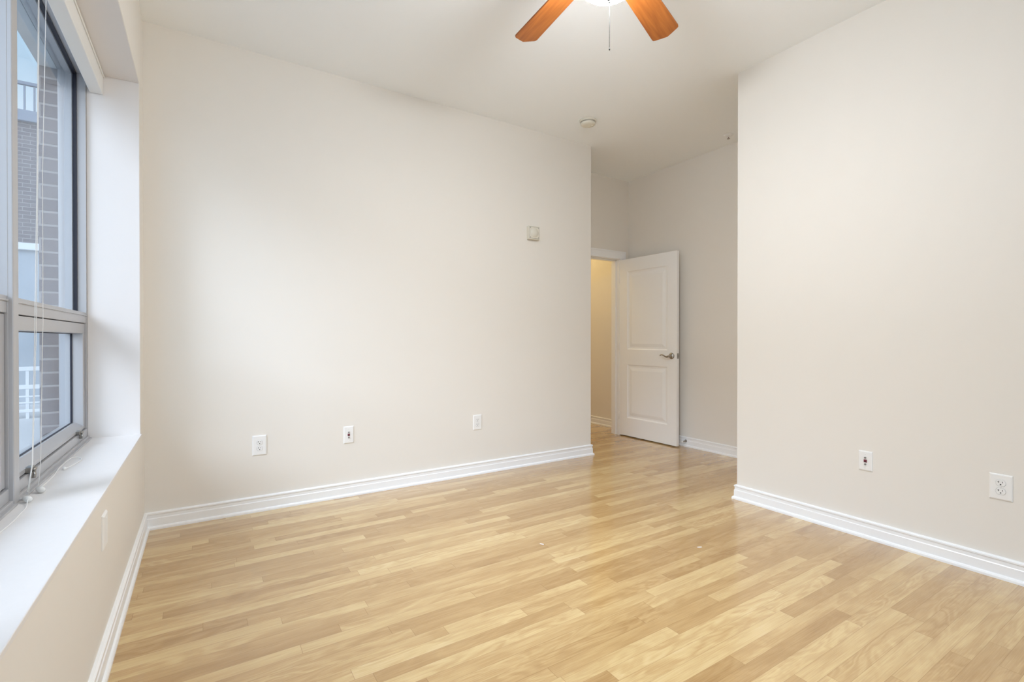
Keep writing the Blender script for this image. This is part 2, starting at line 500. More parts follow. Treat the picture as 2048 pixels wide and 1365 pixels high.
# hall beyond the door
hw = B()
hw.box(HALL_X, HALL_X + 0.12, YD + 0.12, HALL_Y, 0, H)
hw.box(3.2, HALL_X + 0.12, HALL_Y, HALL_Y + 0.12, 0, H)
hw.box(3.2, XW - 0.12, YD, HALL_Y, 0, H)
hw.box(XW - 0.12, XW, YD + 0.12, YD + 0.14, 0, H)
hw.box(X2 + 0.0, HALL_X, YD + 0.12, YD + 0.14, 0, H)
struct('wall_hall', hw, M_WALL, 'warm lit beige hall wall seen through the doorway', 'wall')

# baseboards
PROF = [(0, 0), (0.026, 0), (0.0255, 0.010), (0.0215, 0.017), (0.0150, 0.020), (0.0145, 0.062), (0.0115, 0.066),
        (0.0110, 0.083), (0.0150, 0.087), (0.0150, 0.094), (0.0090, 0.099), (0, 0.100)]
def base(name, segs, label):
    b = B()
    for p0, p1, into, m0, m1 in segs: b.sweep(PROF, p0, p1, into, m0, m1)
    return struct(name, b, M_TRIM, label, 'baseboard')
base('baseboard_left', [((0, YB), (0, 0), (1, 0), 1, -1)], 'white moulded baseboard under the window sill wall')
base('baseboard_back', [((0, 0), (XW, 0), (0, -1), 1, 1), ((XW, 0), (XW, YD), (1, 0), -1, 0)], 'white moulded baseboard along the wide far wall')
base('baseboard_right', [((XR, YB), (XR, YR), (-1, 0), 1, 1), ((XR, YR), (X2, YR), (0, 1), -1, -1)], 'white moulded baseboard along the right wall')
base('baseboard_alcove', [((X2, YR), (X2, YD), (-1, 0), 1, 0)], 'white moulded baseboard behind the open door')
base('baseboard_hall', [((HALL_X, YD + 0.14), (HALL_X, HALL_Y), (-1, 0), 0, 0)], 'white moulded baseboard in the warm lit hall')
base('baseboard_rear', [((0, YB), (XR, YB), (0, 1), 1, -1)], 'white moulded baseboard opposite the doorway')

# door casing and jambs
CW = 0.088
def casing():
    b = B()
    y0, y1 = YD - 0.018, YD
    for xa, xb in ((DX0 - CW - 0.006, DX0 - 0.006), (DX1 + 0.006, DX1 + 0.006 + CW)):
        b.box(xa, xb, y0, y1, 0, DZ + 0.006 + CW, 0.003)
    b.box(DX0 - 0.006 - CW, DX1 + 0.006 + CW, y0 - 0.001, y1, DZ + 0.006, DZ + 0.006 + CW, 0.003)
    b.box(DX0 - 0.006 - CW, DX1 + 0.006 + CW, y0 - 0.006, y0, DZ + 0.006 + CW - 0.016, DZ + 0.006 + CW, 0.002)
    # jambs and stops
    b.box(DX1, DX1 + 0.02, YD - 0.002, YD + 0.122, 0, DZ + 0.02)
    b.box(DX0 - 0.02, DX0, YD - 0.002, YD + 0.122, 0, DZ + 0.02)
    b.box(DX0 - 0.02, DX1 + 0.02, YD - 0.002, YD + 0.122, DZ, DZ + 0.02)
    b.box(DX1 - 0.012, DX1, YD + 0.042, YD + 0.08, 0, DZ, 0.001)
    b.box(DX0, DX0 + 0.012, YD + 0.042, YD + 0.08, 0, DZ, 0.001)
    b.box(DX0, DX1, YD + 0.042, YD + 0.08, DZ - 0.012, DZ, 0.001)
    return b
struct('trim_3', casing(), M_TRIM, 'white door casing around the hall doorway', 'trim')

# ---------------------------------------------------------------- the door (local: x = along the leaf from the hinge, y = thickness, z up)
DWID, DTH, DHT = 0.788, 0.035, 2.012
def door_leaf():
    bm = bmesh.new()
    xs = [0, 0.118, DWID - 0.118, DWID]
    zs = [0, 0.205, 0.812, 0.985, DHT - 0.140, DHT]
    for side in (0, 1):
        y = 0.0 if side == 0 else DTH
        sg = 1 if side == 0 else -1
        for i in range(3):
            for k in range(5):
                q = (xs[i], xs[i + 1], zs[k], zs[k + 1])
                if i == 1 and k in (1, 3):
                    rings = []
                    for ins, dep in ((0, 0), (0.004, 0.004), (0.014, 0.0085), (0.030, 0.0095), (0.034, 0.0085), (0.062, 0.0025), (0.066, 0.002)):
                        yy = y + sg * dep
                        rings.append([bm.verts.new(v) for v in ((q[0] + ins, yy, q[2] + ins), (q[1] - ins, yy, q[2] + ins), (q[1] - ins, yy, q[3] - ins), (q[0] + ins, yy, q[3] - ins))])
                    for a, b in zip(rings, rings[1:]):
                        for e in range(4): bm.faces.new((a[e], a[(e + 1) % 4], b[(e + 1) % 4], b[e]))
                    bm.faces.new(rings[-1])
                else:
                    bm.faces.new([bm.verts.new(v) for v in ((q[0], y, q[2]), (q[1], y, q[2]), (q[1], y, q[3]), (q[0], y, q[3]))])
    c = [(0, 0), (DWID, 0), (DWID, DTH), (0, DTH)]
    for e in range(4):
        (xa, ya), (xb, yb) = c[e], c[(e + 1) % 4]
        bm.faces.new([bm.verts.new(v) for v in ((xa, ya, 0), (xb, yb, 0), (xb, yb, DHT), (xa, ya, DHT))]) if e in (1, 3) else None
    for z in (0, DHT):
        bm.faces.new([bm.verts.new(v) for v in ((0, 0, z), (DWID, 0, z), (DWID, DTH, z), (0, DTH, z))])
    bmesh.ops.remove_doubles(bm, verts=bm.verts, dist=1e-5)
    bmesh.ops.recalc_face_normals(bm, faces=bm.faces)
    b = B(); b._add(bm); return b
dr = thing('door_1', 'open white two panel door with a nickel lever handle', 'door', (4.366, 0.546, 0.012), R_(-90 + 1.7), kind='structure', local=True)
door_leaf().build('door_leaf', M_DOOR, dr)
# leaf local axes: x = from hinge to free edge, y = towards the alcove wall (face y=0 is seen)
LZ = 0.928
for sgn, yf in ((-1, 0.0), (1, DTH)):
    ob = B().lathe([(0, 0), (0.033, 0), (0.033, 0.004), (0.027, 0.010), (0.020, 0.013), (0.015, 0.016), (0.011, 0.045), (0.009, 0.050), (0, 0.050)],
                   (DWID - 0.062, yf, LZ), (0, sgn, 0), 28).build('lever_handle', M_NICK, dr)
    xh, yy = DWID - 0.062, yf + sgn * 0.044
    pts = [(xh + 0.006, yy, LZ), (xh - 0.008, yy, LZ - 0.003), (xh - 0.026, yy + sgn * .004, LZ - 0.010), (xh - 0.045, yy + sgn * .006, LZ - 0.006),
           (xh - 0.065, yy + sgn * .006, LZ + 0.005), (xh - 0.088, yy + sgn * .004, LZ + 0.011), (xh - 0.108, yy, LZ + 0.007), (xh - 0.118, yy - sgn * .003, LZ - 0.001)]
    B().tube(pts, [0.012, 0.012, 0.010, 0.008, 0.0065, 0.006, 0.0055, 0.004], 10).build('lever', M_NICK, ob)
B().box(DWID - 0.001, DWID + 0.002, 0.005, 0.030, LZ - 0.028, LZ + 0.028, 0.001).box(DWID, DWID + 0.010, 0.012, 0.023, LZ - 0.009, LZ + 0.009, 0.002).build('latch_plate', M_NICK, dr)
for z in (0.22, 1.02, 1.80):
    B().cyl((-0.004, -0.003, z - 0.045), (-0.004, -0.003, z + 0.045), 0.0045, 12).build('hinge', M_TRIM, dr)

# ---------------------------------------------------------------- windows
def window(n, y0, y1, label, mull):
    """one bay between y0 < y1; upper fixed light over a lower awning sash"""
    w = thing('window_%d' % n, label, 'window', (XF, (y0 + y1) / 2, ZS), kind='structure')
    zt0, zt1 = 1.200, 1.255
    f = B()
    f.box(-0.330, XF, y1 - 0.0, y1 + 0.018, ZS, ZH, 0.001)              # jamb near the far side
    f.box(-0.330, XF, y0 - 0.018, y0, ZS, ZH, 0.001)
    f.box(-0.330, XF, y0, y1, ZH - 0.028, ZH, 0.001)                   # head
    f.box(-0.330, XF - 0.003, y0, y1, zt0, zt1, 0.002)                 # transom
    f.box(-0.330, XF + 0.002, y0, y1, zt1 - 0.018, zt1 - 0.012, 0.001)
    f.box(-0.330, XF + 0.000, y0, y1, ZS, 0.650, 0.002)                # bottom member
    f.box(XF, XF + 0.010, y0 - 0.004, y1 + 0.002, ZS, 0.612, 0.002)
    f.box(XF, XF + 0.020, y0 - 0.004, y1 + 0.002, ZS, 0.602, 0.0015)
    f.build('window_frame', M_ALU, w)
    # exterior glazing stops
    s = B()
    s.box(-0.300, -0.274, y1 - 0.014, y1, zt1, ZH - 0.028).box(-0.300, -0.274, y0, y0 + 0.014, zt1, ZH - 0.028)
    s.box(-0.300, -0.274, y0 + 0.014, y1 - 0.014, ZH - 0.042, ZH - 0.028).box(-0.300, -0.274, y0 + 0.014, y1 - 0.014, zt1, zt1 + 0.012)
    s.build('glazing_stop', M_ALU, w)
    g = B()
    for (za, zb, ya, yb, d) in ((zt1, ZH - 0.028, y0, y1, 0.008),):
        g.box(-0.272, -0.256, yb - d, yb, za, zb).box(-0.272, -0.256, ya, ya + d, za, zb)
        g.box(-0.272, -0.256, ya + d, yb - d, zb - d, zb).box(-0.272, -0.256, ya + d, yb - d, za, za + 0.003)
    g.build('gasket', M_GASK, w)
    B().box(-0.2645, -0.2635, y0 + 0.004, y1 - 0.004, zt1 + 0.002, ZH - 0.032).build('window_pane', M_GLASS, w)
    # lower sash
    a, b_, z0, z1 = y0 + 0.003, y1 - 0.003, 0.655, zt0 - 0.003
    sw = 0.038
    sb = B()
    sb.box(-0.300, XF - 0.008, a, a + sw, z0, z1, 0.002).box(-0.300, XF - 0.008, b_ - sw, b_, z0, z1, 0.002)
    sb.box(-0.300, XF - 0.008, a + sw, b_ - sw, z1 - sw - 0.012, z1, 0.002)
    # bottom rail with a sloped inside lip
    t = bmesh.new()
    pf = [(-0.300, z0), (XF - 0.008, z0), (XF - 0.008, z0 + 0.014), (-0.262, z0 + 0.036), (-0.300, z0 + 0.036)]
    A = [t.verts.new((x, a + sw, z)) for x, z in pf]; Bv = [t.verts.new((x, b_ - sw, z)) for x, z in pf]
    for i in range(5): t.faces.new((A[i], A[(i + 1) % 5], Bv[(i + 1) % 5], Bv[i]))
    t.faces.new(A); t.faces.new(Bv); bmesh.ops.recalc_face_normals(t, faces=t.faces); sb._add(t)
    sash = sb.build('sash', M_ALU, w)
    B().box(-0.2755, -0.2745, a + sw - .002, b_ - sw + .002, z0 + 0.030, z1 - sw - 0.010).build('sash_pane', M_GLASS, sash)
    d = 0.004
    gb = B()
    gb.box(-0.279, -0.271, b_ - sw - d, b_ - sw, z0 + 0.034, z1 - sw - 0.012).box(-0.279, -0.271, a + sw, a + sw + d, z0 + 0.034, z1 - sw - 0.012)
    gb.box(-0.279, -0.271, a + sw + d, b_ - sw - d, z1 - sw - 0.012 - d, z1 - sw - 0.012)
    gb.box(-0.279, -0.271, a + sw + d, b_ - sw - d, z0 + 0.034, z0 + 0.034 + d)
    gb.build('sash_gasket', M_GASK, sash)
    # dark strip standing in for the shadow gap between sash and frame
    B().box(-0.300, XF - 0.012, y0 + 0.001, y1 - 0.001, 0.650, 0.655).build('sash_shadow_gap', M_GASK, w)
    for yl in (y0 + 0.165, y1 - 0.20):
        lb = B()
        lb.box(XF - 0.010, XF + 0.010, yl - 0.020, yl + 0.020, 0.652, 0.672, 0.003)
        lb.box(XF + 0.002, XF + 0.016, yl - 0.007, yl + 0.007, 0.630, 0.668, 0.003)
        lb.cyl((XF + 0.012, yl - 0.016, 0.662), (XF + 0.012, yl + 0.016, 0.662), 0.006, 10)
        lb.tube([(XF + .012, yl - .012, .660), (XF + .018, yl - .022, .648), (XF + .014, yl - .026, .636)], 0.0035, 8)
        lb.build('sash_latch', M_NICK, w)
    if mull:
        mb = B()
        mb.box(-0.330, XF + 0.012, y0 - 0.054, y0 - 0.001, ZS, ZH, 0.003)
        mb.build('mullion', M_ALU, w)
    return w
window(1, BAYS[0][0], BAYS[0][1] , 'aluminium window bay nearest the wide far wall', True)
window(2, BAYS[1][0], BAYS[1][1], 'aluminium window bay left of the grey mullion', True)
window(3, BAYS[2][0], BAYS[2][1], 'aluminium window bay beside the camera, out of view', True)
window(4, BAYS[3][0], BAYS[3][1], 'aluminium window bay behind the camera, out of view', False)

# ================================================================ the window blind
bl = thing('window_blind', 'raised white window blind with headrail and long lift cords', 'blind', (-0.18, -0.80, ZH - 0.004))
hz0, hz1 = 2.412, ZH - 0.005
hb = B()
hb.box(-0.208, -0.152, -1.405, YJ - 0.006, hz0, hz1, 0.003)
hb.build('headrail', M_BLIND, bl)
B().box(-0.1515, -0.1455, -1.405, YJ - 0.006, hz1 - 0.012, hz1 - 0.001, 0.002).build('valance_clip_rail', M_BLIND, bl)
for k, (yy, yb) in enumerate(((-1.318, -1.330), (-1.338, -1.352), (-1.368, -1.408))):
    xx = -0.165
    pts = [(xx, yy + (yb - yy) * t_, hz0 + 0.002 - (hz0 - 0.70) * t_) for t_ in [i / 12 for i in range(13)]]
    if k == 0:
        pts = [(xx, -1.235, hz0 + .002), (xx, -1.30, 1.69), (-.165, -1.305, 1.18), (-.17, -1.318, .70), (-.172, -1.335, .632)]
    elif k == 1:
        pts = [(xx, -1.325, hz0 + .002), (xx, -1.355, 1.69), (-.165, -1.38, 1.18), (-.17, -1.405, .72), (-.178, -1.415, .630)]
    else:
        pts = [(xx, -1.335, hz0 + .002), (xx, -1.365, 1.69), (-.165, -1.398, 1.18), (-.17, -1.412, .72), (-.180, -1.418, .632)]
    B().tube(pts, 0.0011, 6).build('lift_cord', M_CORD, bl)
# frosted condenser beads and the loose cord tails on the sill
bead1, bead2 = Vector((-0.178, -1.330, ZS + 0.013)), Vector((-0.190, -1.405, ZS + 0.013))
def bead(p, dx, dy):
    prof = [(0, 0), (0.006, 0.001), (0.0085, 0.008), (0.0095, 0.018), (0.0105, 0.028), (0.009, 0.036), (0.004, 0.040), (0, 0.040)]
    return B().lathe(prof, p - Vector((dx, dy, 0)) * 0.02, (dx, dy, 0.0), 16)
bead(Vector((-0.178, -1.285, ZS + 0.011)), 0.5, -0.86).build('cord_bead', M_CLEAR, bl)
bead(Vector((-0.186, -1.395, ZS + 0.011)), 0.5, -0.86).build('cord_bead', M_CLEAR, bl)
zc = ZS + 0.0022
def smooth(pts, n=8):
    out = []
    P = [Vector(p) for p in pts]; P = [P[0]] + P + [P[-1]]
    for i in range(1, len(P) - 2):
        for k in range(n):
            t_ = k / n
            a, b_, c, d = P[i - 1], P[i], P[i + 1], P[i + 2]
            out.append(0.5 * ((2 * b_) + (c - a) * t_ + (2 * a - 5 * b_ + 4 * c - d) * t_ ** 2 + (3 * b_ - a - 3 * c + d) * t_ ** 3))
    out.append(P[-2]); return out
B().tube(smooth([(-0.184, -1.27, ZS + .012), (-0.190, -1.20, zc), (-0.190, -1.05, zc), (-0.196, -0.93, zc + .004), (-0.190, -0.80, zc + .010), (-0.180, -0.735, zc + .006), (-0.160, -0.745, zc), (-0.153, -0.80, zc), (-0.168, -0.90, zc), (-0.178, -0.925, zc)]), 0.0016, 6).build('cord_tail', M_CORD, bl)
B().tube(smooth([(-0.180, -1.415, ZS + .012), (-0.172, -1.47, zc), (-0.170, -1.54, zc), (-0.168, -1.62, zc), (-0.172, -1.70, zc), (-0.178, -1.80, zc), (-0.170, -1.95, zc)]), 0.0014, 6).build('cord_tail', M_CORD, bl)
B().lathe([(0, 0), (0.003, 0.001), (0.005, 0.010), (0.0055, 0.024), (0.003, 0.030), (0, 0.030)], (-0.184, -0.925, ZS + 0.006), (0.3, -0.95, 0), 12).build('cord_tassel', M_CORD, bl)

# ================================================================ wall plates
def cover(w, h, th=0.006):
    """plate in the local XZ plane, back at y=0, front at y=-th, bevelled towards the front"""
    t = bmesh.new()
    rings = []
    for ins, y in ((0, 0), (0, -0.0025), (0.0015, -0.0045), (0.006, -th)):
        rings.append([t.verts.new(v) for v in ((-w / 2 + ins, y, -h / 2 + ins), (w / 2 - ins, y, -h / 2 + ins), (w / 2 - ins, y, h / 2 - ins), (-w / 2 + ins, y, h / 2 - ins))])
    for a, b in zip(rings, rings[1:]):
        for e in range(4): t.faces.new((a[e], a[(e + 1) % 4], b[(e + 1) % 4], b[e]))
    t.faces.new(rings[0]); t.faces.new(rings[-1])
    bmesh.ops.recalc_face_normals(t, faces=t.faces)
    b = B(); b._add(t); return b
def screw(root, x, z, th, m=None):
    B().lathe([(0, 0), (0.0035, 0), (0.003, 0.001), (0, 0.0012)], (x, -th, z), (0, -1, 0), 12).build('screw', m or M_PLAST, root)

def outlet(loc, rz, w, h, label, group=None):
    r = thing('wall_outlet', label, 'power outlet', loc, rz, group, local=True)
    cover(w, h).build('cover_plate', M_PLAST, r)
    for s in (1, -1):
        zc_ = s * 0.0195
        t = bmesh.new()
        pr = []
        for k in range(40):
            a = 2 * PI * k / 40
            x, z = 0.0172 * math.cos(a), 0.0172 * math.sin(a)
            z = max(-0.0142, min(0.0142, z))
            pr.append((x, z))
        A = [t.verts.new((x, -0.0055, zc_ + z)) for x, z in pr]; C = [t.verts.new((x * .97, -0.0082, zc_ + z * .97)) for x, z in pr]
        for k in range(40): t.faces.new((A[k], A[(k + 1) % 40], C[(k + 1) % 40], C[k]))
        t.faces.new(C); bmesh.ops.recalc_face_normals(t, faces=t.faces)
        b = B(); b._add(t)
        f = b.build('receptacle', M_PLAST, r)
        t = bmesh.new()
        A = [t.verts.new((x * 1.045, -0.00605, zc_ + z * 1.055)) for x, z in pr]; C = [t.verts.new((x, -0.0064, zc_ + z)) for x, z in pr]
        for k in range(40): t.faces.new((A[k], A[(k + 1) % 40], C[(k + 1) % 40], C[k]))
        bmesh.ops.recalc_face_normals(t, faces=t.faces)
        b = B(); b._add(t); b.build('gap_ring', M_GAP, f)
        B().box(-0.0075, -0.0053, -0.0088, -0.008, zc_ + 0.0005, zc_ + 0.0085).box(-0.0112, -0.0075, -0.0088, -0.008, zc_ + 0.0038, zc_ + 0.0054).build('slot', M_SLOT, f)
        B().box(0.0052, 0.0072, -0.0088, -0.008, zc_ + 0.001, zc_ + 0.0078).build('slot', M_SLOT, f)
        B().cyl((0, -0.008, zc_ - 0.0068), (0, -0.0088, zc_ - 0.0068), 0.0027, 14).build('ground_hole', M_SLOT, f)
    screw(r, 0, 0, 0.0068)
    return r

def cable_plate(loc, rz, w, h, label):
    r = thing('cable_jack_plate', label, 'wall jack', loc, rz, local=True)
    cover(w, h).build('cover_plate', M_PLAST, r)
    for z in (0.0185, -0.0185):
        B().lathe([(0, 0), (0.0052, 0), (0.0052, 0.004), (0.0042, 0.0045), (0.0042, 0.009), (0.0025, 0.009), (0.0025, 0.003), (0, 0.003)], (0, -0.0055, z), (0, -1, 0), 14).build('coax_connector', M_GREYC, r)
    j = B().box(-0.0078, 0.0078, -0.0085, -0.005, -0.0078, 0.0078, 0.0008).build('data_jack', M_RED, r)
    B().box(-0.0040, 0.0040, -0.0089, -0.0083, -0.0050, 0.0002).build('socket', M_SLOT, j)
    for z in (h / 2 - 0.017, -h / 2 + 0.017): screw(r, 0, z, 0.0058)
    return r

outlet((0.599, 0, 0.4265), 0, 0.083, 0.128, 'white oversized power outlet on the wide far wall, nearest the window', 'duplex outlets')
outlet((2.202, 0, 0.4275), 0, 0.078, 0.122, 'white power outlet on the far wall, nearest the doorway', 'duplex outlets')
outlet((XR, -2.8525, 0.4255), R_(-90), 0.080, 0.120, 'white power outlet low on the right wall, nearest the photo edge', 'duplex outlets')
cable_plate((1.1635, 0, 0.435), 0, 0.070, 0.120, 'white cable jack plate between the two outlets on the far wall')
cable_plate((XR, -2.303, 0.4315), R_(-90), 0.068, 0.110, 'white cable jack plate with maroon jack on the right wall')
sp_ = thing('blank_wall_plate', 'white cover plate on the low wall under the window sill', 'wall plate', (0, -1.375, 0.459), R_(90), local=True)
cover(0.082, 0.118, 0.007).build('cover_plate', M_PLAST, sp_)
for z in (0.042, -0.042): screw(sp_, 0, z, 0.0068)

# square box high on the far wall
bx = thing('wall_alarm_box', 'small square ivory box high on the far wall near its right end', 'alarm box', (2.752, 0, 2.051), 0, local=True)
B().box(-0.058, 0.058, -0.036, 0, -0.058, 0.058, 0.003).build('housing', M_BEIGE, bx)
B().box(-0.049, 0.049, -0.0385, -0.034, -0.049, 0.049, 0.002).lathe([(0, 0), (0.041, 0), (0.040, 0.002), (0, 0.0035)], (0, -0.0383, 0), (0, -1, 0), 32).build('cover', M_BEIGE, bx)
gb_ = B()
for (a, b_, c, d) in ((-0.052, 0.052, 0.0495, 0.0515), (-0.052, 0.052, -0.0515, -0.0495), (-0.0515, -0.0495, -0.0515, 0.0515), (0.0495, 0.0515, -0.0515, 0.0515)):
    gb_.box(a, b_, -0.0365, -0.0355, c, d)
tag(gb_.build('groove', M_GREYC, bx), 'dark groove around the cover')
for x in (-0.042, 0.042):
    for z in (-0.042, 0.042):
        B().lathe([(0, 0), (0.0042, 0), (0.0035, 0.0015), (0, 0.0018)], (x, -0.0384, z), (0, -1, 0), 12).build('screw', M_GREYC, bx)

# ================================================================ ceiling fittings
sd = thing('smoke_detector', 'round ivory smoke detector on the ceiling', 'smoke detector', (3.046, -0.405, H), local=True)
B().lathe([(0, 0), (0.070, 0), (0.070, -0.010), (0.066, -0.013), (0, -0.013)], (0, 0, 0), (0, 0, 1), 40).build('base_ring', M_BEIGE, sd)
B().lathe([(0.060, -0.013), (0.062, -0.020), (0.060, -0.034), (0.052, -0.041), (0.030, -0.043), (0, -0.043)], (0, 0, 0), (0, 0, 1), 40).build('cover', M_BEIGE, sd)
B().lathe([(0.0605, -0.018), (0.0628, -0.0185), (0.0628, -0.0225), (0.0605, -0.023)], (0, 0, 0), (0, 0, 1), 40).build('vent_slot', M_GREYC, sd)
B().lathe([(0, -0.0425), (0.008, -0.0425), (0.007, -0.0455), (0, -0.046)], (0.030, -0.018, 0), (0, 0, 1), 14).build('test_button', M_BEIGE, sd)

sk = thing('fire_sprinkler', 'small white fire sprinkler head on the ceiling of the alcove', 'sprinkler', (4.313, -0.869, H), local=True)
B().lathe([(0, 0), (0.040, 0), (0.038, -0.004), (0.022, -0.012), (0.014, -0.013), (0, -0.013)], (0, 0, 0), (0, 0, 1), 28).build('escutcheon', M_PLAST, sk)
B().cyl((0, 0, -0.012), (0, 0, -0.020), 0.009, 14).tube([(-0.008, 0, -0.018), (-0.011, 0, -0.025), (-0.004, 0, -0.034)], 0.002, 8).tube([(0.008, 0, -0.018), (0.011, 0, -0.025), (0.004, 0, -0.034)], 0.002, 8).build('frame_arms', M_PLAST, sk)
B().cyl((0, 0, -0.020), (0, 0, -0.033), 0.0026, 10).build('heat_bulb', M_RED, sk)
B().lathe([(0, -0.033), (0.013, -0.034), (0.013, -0.036), (0, -0.036)], (0, 0, 0), (0, 0, 1), 18).build('deflector', M_NICK, sk)

# ---------------------------------------------------------------- ceiling fan
FX, FY = 1.726, -2.036
fan = thing('ceiling_fan', 'ceiling fan with reddish wood blades and a lit glass bowl', 'ceiling fan', (FX, FY, H), local=True)
zz = lambda z: z - H
B().lathe([(0, 0), (0.075, 0), (0.073, -0.022), (0.050, -0.050), (0.022, -0.058), (0, -0.058)], (0, 0, 0), (0, 0, 1), 36).build('canopy', M_NICK, fan)
B().cyl((0, 0, -0.055), (0, 0, zz(2.845)), 0.0135, 16).build('downrod', M_NICK, fan)
B().lathe([(0, zz(2.85)), (0.03, zz(2.85)), (0.085, zz(2.838)), (0.112, zz(2.815)), (0.115, zz(2.785)), (0.100, zz(2.765)), (0.070, zz(2.752)), (0, zz(2.752))], (0, 0, 0), (0, 0, 1), 40).build('motor_housing', M_NICK, fan)
B().lathe([(0, zz(2.753)), (0.062, zz(2.753)), (0.064, zz(2.700)), (0.050, zz(2.672)), (0.030, zz(2.660)), (0.012, zz(2.655)), (0, zz(2.655))], (0, 0, 0), (0, 0, 1), 40).build('switch_housing', M_NICK, fan)
for k in range(3):
    a_ = R_(40 + 120 * k)
    B().tube([(0.03 * math.cos(a_), 0.03 * math.sin(a_), zz(2.664)), (0.09 * math.cos(a_), 0.09 * math.sin(a_), zz(2.668)), (0.139 * math.cos(a_), 0.139 * math.sin(a_), zz(2.650))], 0.004, 8).build('bowl_bracket', M_NICK, fan)
B().lathe([(0, zz(2.652)), (0.020, zz(2.652)), (0.130, zz(2.648)), (0.142, zz(2.642)), (0.142, zz(2.634)), (0, zz(2.634))], (0, 0, 0), (0, 0, 1), 44).build('uplight_lid', M_LID, fan)  # emissive lid added over the bowl as uplight for the ceiling
B().lathe([(0, zz(2.633)), (0.139, zz(2.633)), (0.139, zz(2.626)), (0.128, zz(2.606)), (0.104, zz(2.583)), (0.072, zz(2.568)), (0.036, zz(2.561)), (0, zz(2.559))], (0, 0, 0), (0, 0, 1), 44).build('glass_bowl', M_BOWL, fan)
fin = B().lathe([(0, zz(2.562)), (0.024, zz(2.561)), (0.022, zz(2.556)), (0.010, zz(2.551)), (0.006, zz(2.548)), (0.0075, zz(2.544)), (0.0075, zz(2.539)), (0.004, zz(2.534)), (0, zz(2.533))], (0, 0, 0), (0, 0, 1), 24).build('finial', M_CHAIN, fan)
CH = (0.004, -0.002)
ch = B()
ch.lathe([(0, zz(2.536)), (0.0035, zz(2.534)), (0.0035, zz(2.524)), (0, zz(2.522))], (CH[0], CH[1], 0), (0, 0, 1), 10)
ch.cyl((CH[0], CH[1], zz(2.530)), (CH[0], CH[1], zz(2.334)), 0.0011, 8)
for k in range(66):
    z = zz(2.526) - k * 0.003
    ch.lathe([(0, -0.0013), (0.0013, -0.0006), (0.0013, 0.0006), (0, 0.0013)], (CH[0], CH[1], z), (0, 0, 1), 6)
ch.lathe([(0, zz(2.338)), (0.002, zz(2.336)), (0.0028, zz(2.330)), (0.002, zz(2.327)), (0, zz(2.327))], (CH[0], CH[1], 0), (0, 0, 1), 8)
ch.build('pull_chain', M_CHAIN, fan)

def blade_mesh():
    R0, R1, w = 0.175, 0.620, 0.139
    wid = lambda s: w * (1 - 0.241 * (R1 - s) / R1)
    outl = []
    outl += [(R0, -wid(R0) / 2 + 0.018), (R0 + 0.018, -wid(R0) / 2)]
    outl += [(R1 - 0.012, -wid(R1) / 2), (R1 - 0.003, -wid(R1) / 2 + 0.003), (R1 + 0.002, -wid(R1) / 2 + 0.010)]
    outl += [(R1 + 0.020, -0.008), (R1 + 0.022, 0), (R1 + 0.020, 0.008)]
    outl += [(R1 + 0.002, wid(R1) / 2 - 0.010), (R1 - 0.003, wid(R1) / 2 - 0.003), (R1 - 0.012, wid(R1) / 2)]
    outl += [(R0 + 0.018, wid(R0) / 2), (R0, wid(R0) / 2 - 0.018)]
    return B().prism(outl, -0.0035, 0.0035)
def iron_mesh():
    b = B()
    b.prism([(0.085, -0.016), (0.140, -0.014), (0.185, -0.036), (0.240, -0.038), (0.255, -0.012), (0.255, 0.012), (0.240, 0.038), (0.185, 0.036), (0.140, 0.014), (0.085, 0.016)], 0.0036, 0.0075)
    b.box(0.070, 0.110, -0.014, 0.014, 0.004, 0.022, 0.002)
    for x, y in ((0.215, -0.026), (0.215, 0.026), (0.242, 0)): b.cyl((x, y, 0.007), (x, y, 0.0098), 0.005, 10)
    return b
bl0 = blade_mesh().build('fan_blade', M_BLADE, fan)
ir0 = iron_mesh().build('blade_iron', M_NICK, bl0)
for k in range(5):
    o = bl0 if k == 0 else copy_tree(bl0, fan)
    o.location = (0, 0, zz(2.750))
    o.rotation_euler = (R_(-10.5), math.atan(0.089), R_(18.3 + 72 * k))

# ================================================================ door stop, scraps on the floor
ds = thing('door_stop', 'small metal door stop on the baseboard behind the door', 'door stop', (X2 - 0.0145, -0.262, 0.060), local=True)
B().lathe([(0, 0), (0.0135, 0), (0.0135, 0.003), (0.008, 0.006), (0.0055, 0.009), (0.0050, 0.052), (0, 0.052)], (0, 0, 0), (-1, 0, -0.05), 18).build('post', M_NICK, ds)
B().lathe([(0, 0), (0.008, 0), (0.009, 0.006), (0.008, 0.014), (0, 0.015)], (-0.052, 0, -0.0026), (-1, 0, -0.05), 16).build('rubber_tip', M_PLAST, ds)

def scrap(loc, rz, sx, sy, label):
    t = bmesh.new()
    out = [(-1, -.5), (-.3, -.9), (.6, -.6), (1, -.1), (.7, .6), (-.2, .8), (-.9, .3)]
    top = [t.verts.new((x * sx, y * sy, 0.0016 + 0.001 * math.sin(3 * x))) for x, y in out]
    bot = [t.verts.new((x * sx, y * sy, 0.0)) for x, y in out]
    for i in range(7): t.faces.new((bot[i], bot[(i + 1) % 7], top[(i + 1) % 7], top[i]))
    t.faces.new(top); t.faces.new(bot)
    bmesh.ops.recalc_face_normals(t, faces=t.faces)
    b = B(); b._add(t)
    o = b.build('paper_scrap', M_PAPER)
    o.location = loc; o.rotation_euler = (0, 0, rz)
    return tag(o, label, 'scrap', 'scraps on the floor')
scrap((2.535, -1.885, 0), R_(-32), 0.013, 0.004, 'tiny white paper scrap on the open floor, nearest the right wall')
scrap((1.845, -1.40, 0), R_(-70), 0.013, 0.005, 'tiny curled white scrap on the floor towards the far wall')

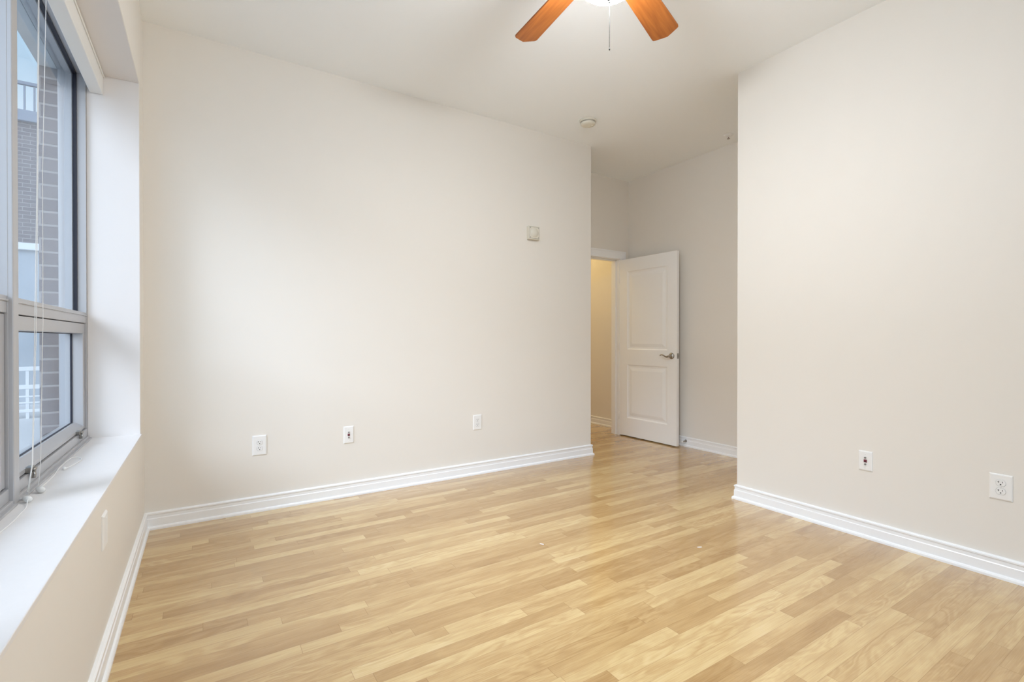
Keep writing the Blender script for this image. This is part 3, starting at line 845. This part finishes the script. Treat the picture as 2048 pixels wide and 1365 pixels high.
# ================================================================ hall lamp
hl = thing('hall_ceiling_lamp', 'round lit ceiling lamp in the hall beyond the doorway', 'lamp', (3.95, 1.75, H), local=True)
B().lathe([(0, 0), (0.16, 0), (0.16, -0.02), (0, -0.02)], (0, 0, 0), (0, 0, 1), 32).build('lamp_base', M_NICK, hl)
B().lathe([(0.15, -0.02), (0.14, -0.05), (0.10, -0.08), (0.04, -0.095), (0, -0.097)], (0, 0, 0), (0, 0, 1), 32).build('glass_shade', M_HALL, hl)

# ================================================================ outside
eb = B()
eb.box(XO, XI, -9.0, YE - 0.02, -0.6, 3.4).box(XO, XI, BAYS[0][1] , 0.20, -0.6, 3.4)
eb.box(XO, XI, YE - 0.02, BAYS[0][1], 2.500, 3.4).box(XO, XI, YE - 0.02, BAYS[0][1], -0.6, 0.57)
struct('wall_exterior', eb, M_BRICK, 'brown brick outer face of the building around the windows', 'wall')
struct('trim_4', B().box(XO - 0.03, -0.331, YE - 0.018, BAYS[0][1] - 0.002, 0.571, 0.600, 0.003), M_STONE, 'pale stone outer window sill', 'sill')
struct('ground', B().box(-40, -0.42, -40, 60, -0.12, -0.02), M_CONC, 'pale concrete ground outside the window', 'ground')

struct('trim_5', B().box(XO + 0.001, -0.331, YE - 0.018, BAYS[0][1] - 0.002, 2.490, 2.4995), M_STONE, 'pale soffit plate under the outer lintel', 'trim')

BX0 = -2.46
bd = thing('brick_building', 'grey brown brick building with roof railing across the yard outside', 'building', (0.5, 8.0, -0.02))
B().box(BX0, 5.0, 8.0, 14.0, 2.76, 4.84).build('brick_wall', M_BRICK, bd)
B().box(BX0, 5.0, 8.0, 14.0, -0.02, 2.64).build('lower_facade', M_PANEL, bd)
B().box(BX0 - 0.04, 5.0, 7.94, 14.04, 2.64, 2.76, 0.01).build('ledge', M_WHTM, bd)
B().box(BX0 - 0.05, 5.0, 7.93, 14.05, 4.84, 5.03, 0.01).build('coping', M_ROOFM, bd)
rl = B().box(BX0, 1.0, 7.97, 8.03, 5.47, 5.53, 0.01).build('roof_railing', M_ROOFM, bd)
for k in range(20):
    x = BX0 + 0.05 + 0.125 * k
    B().box(x - 0.011, x + 0.011, 7.985, 8.015, 5.03, 5.47).build('baluster', M_ROOFM, rl)

wr = thing('white_railing', 'white metal yard railing seen through the lower window sash', 'railing', (-2.3, 6.0, -0.02))
for z0, z1, nm in ((0.66, 0.72, 'top_rail'), (0.40, 0.46, 'middle_rail'), (0.285, 0.305, 'thin_rail'), (0.195, 0.215, 'thin_rail'), (0.07, 0.11, 'bottom_rail')):
    B().box(-3.2, -1.40, 5.975, 6.025, z0, z1, 0.006).build(nm, M_WHTM, wr)
for x in (-3.16, -2.60, -1.82, -1.44):
    B().box(x - 0.018, x + 0.018, 5.982, 6.018, -0.02, 0.67).build('post', M_WHTM, wr)
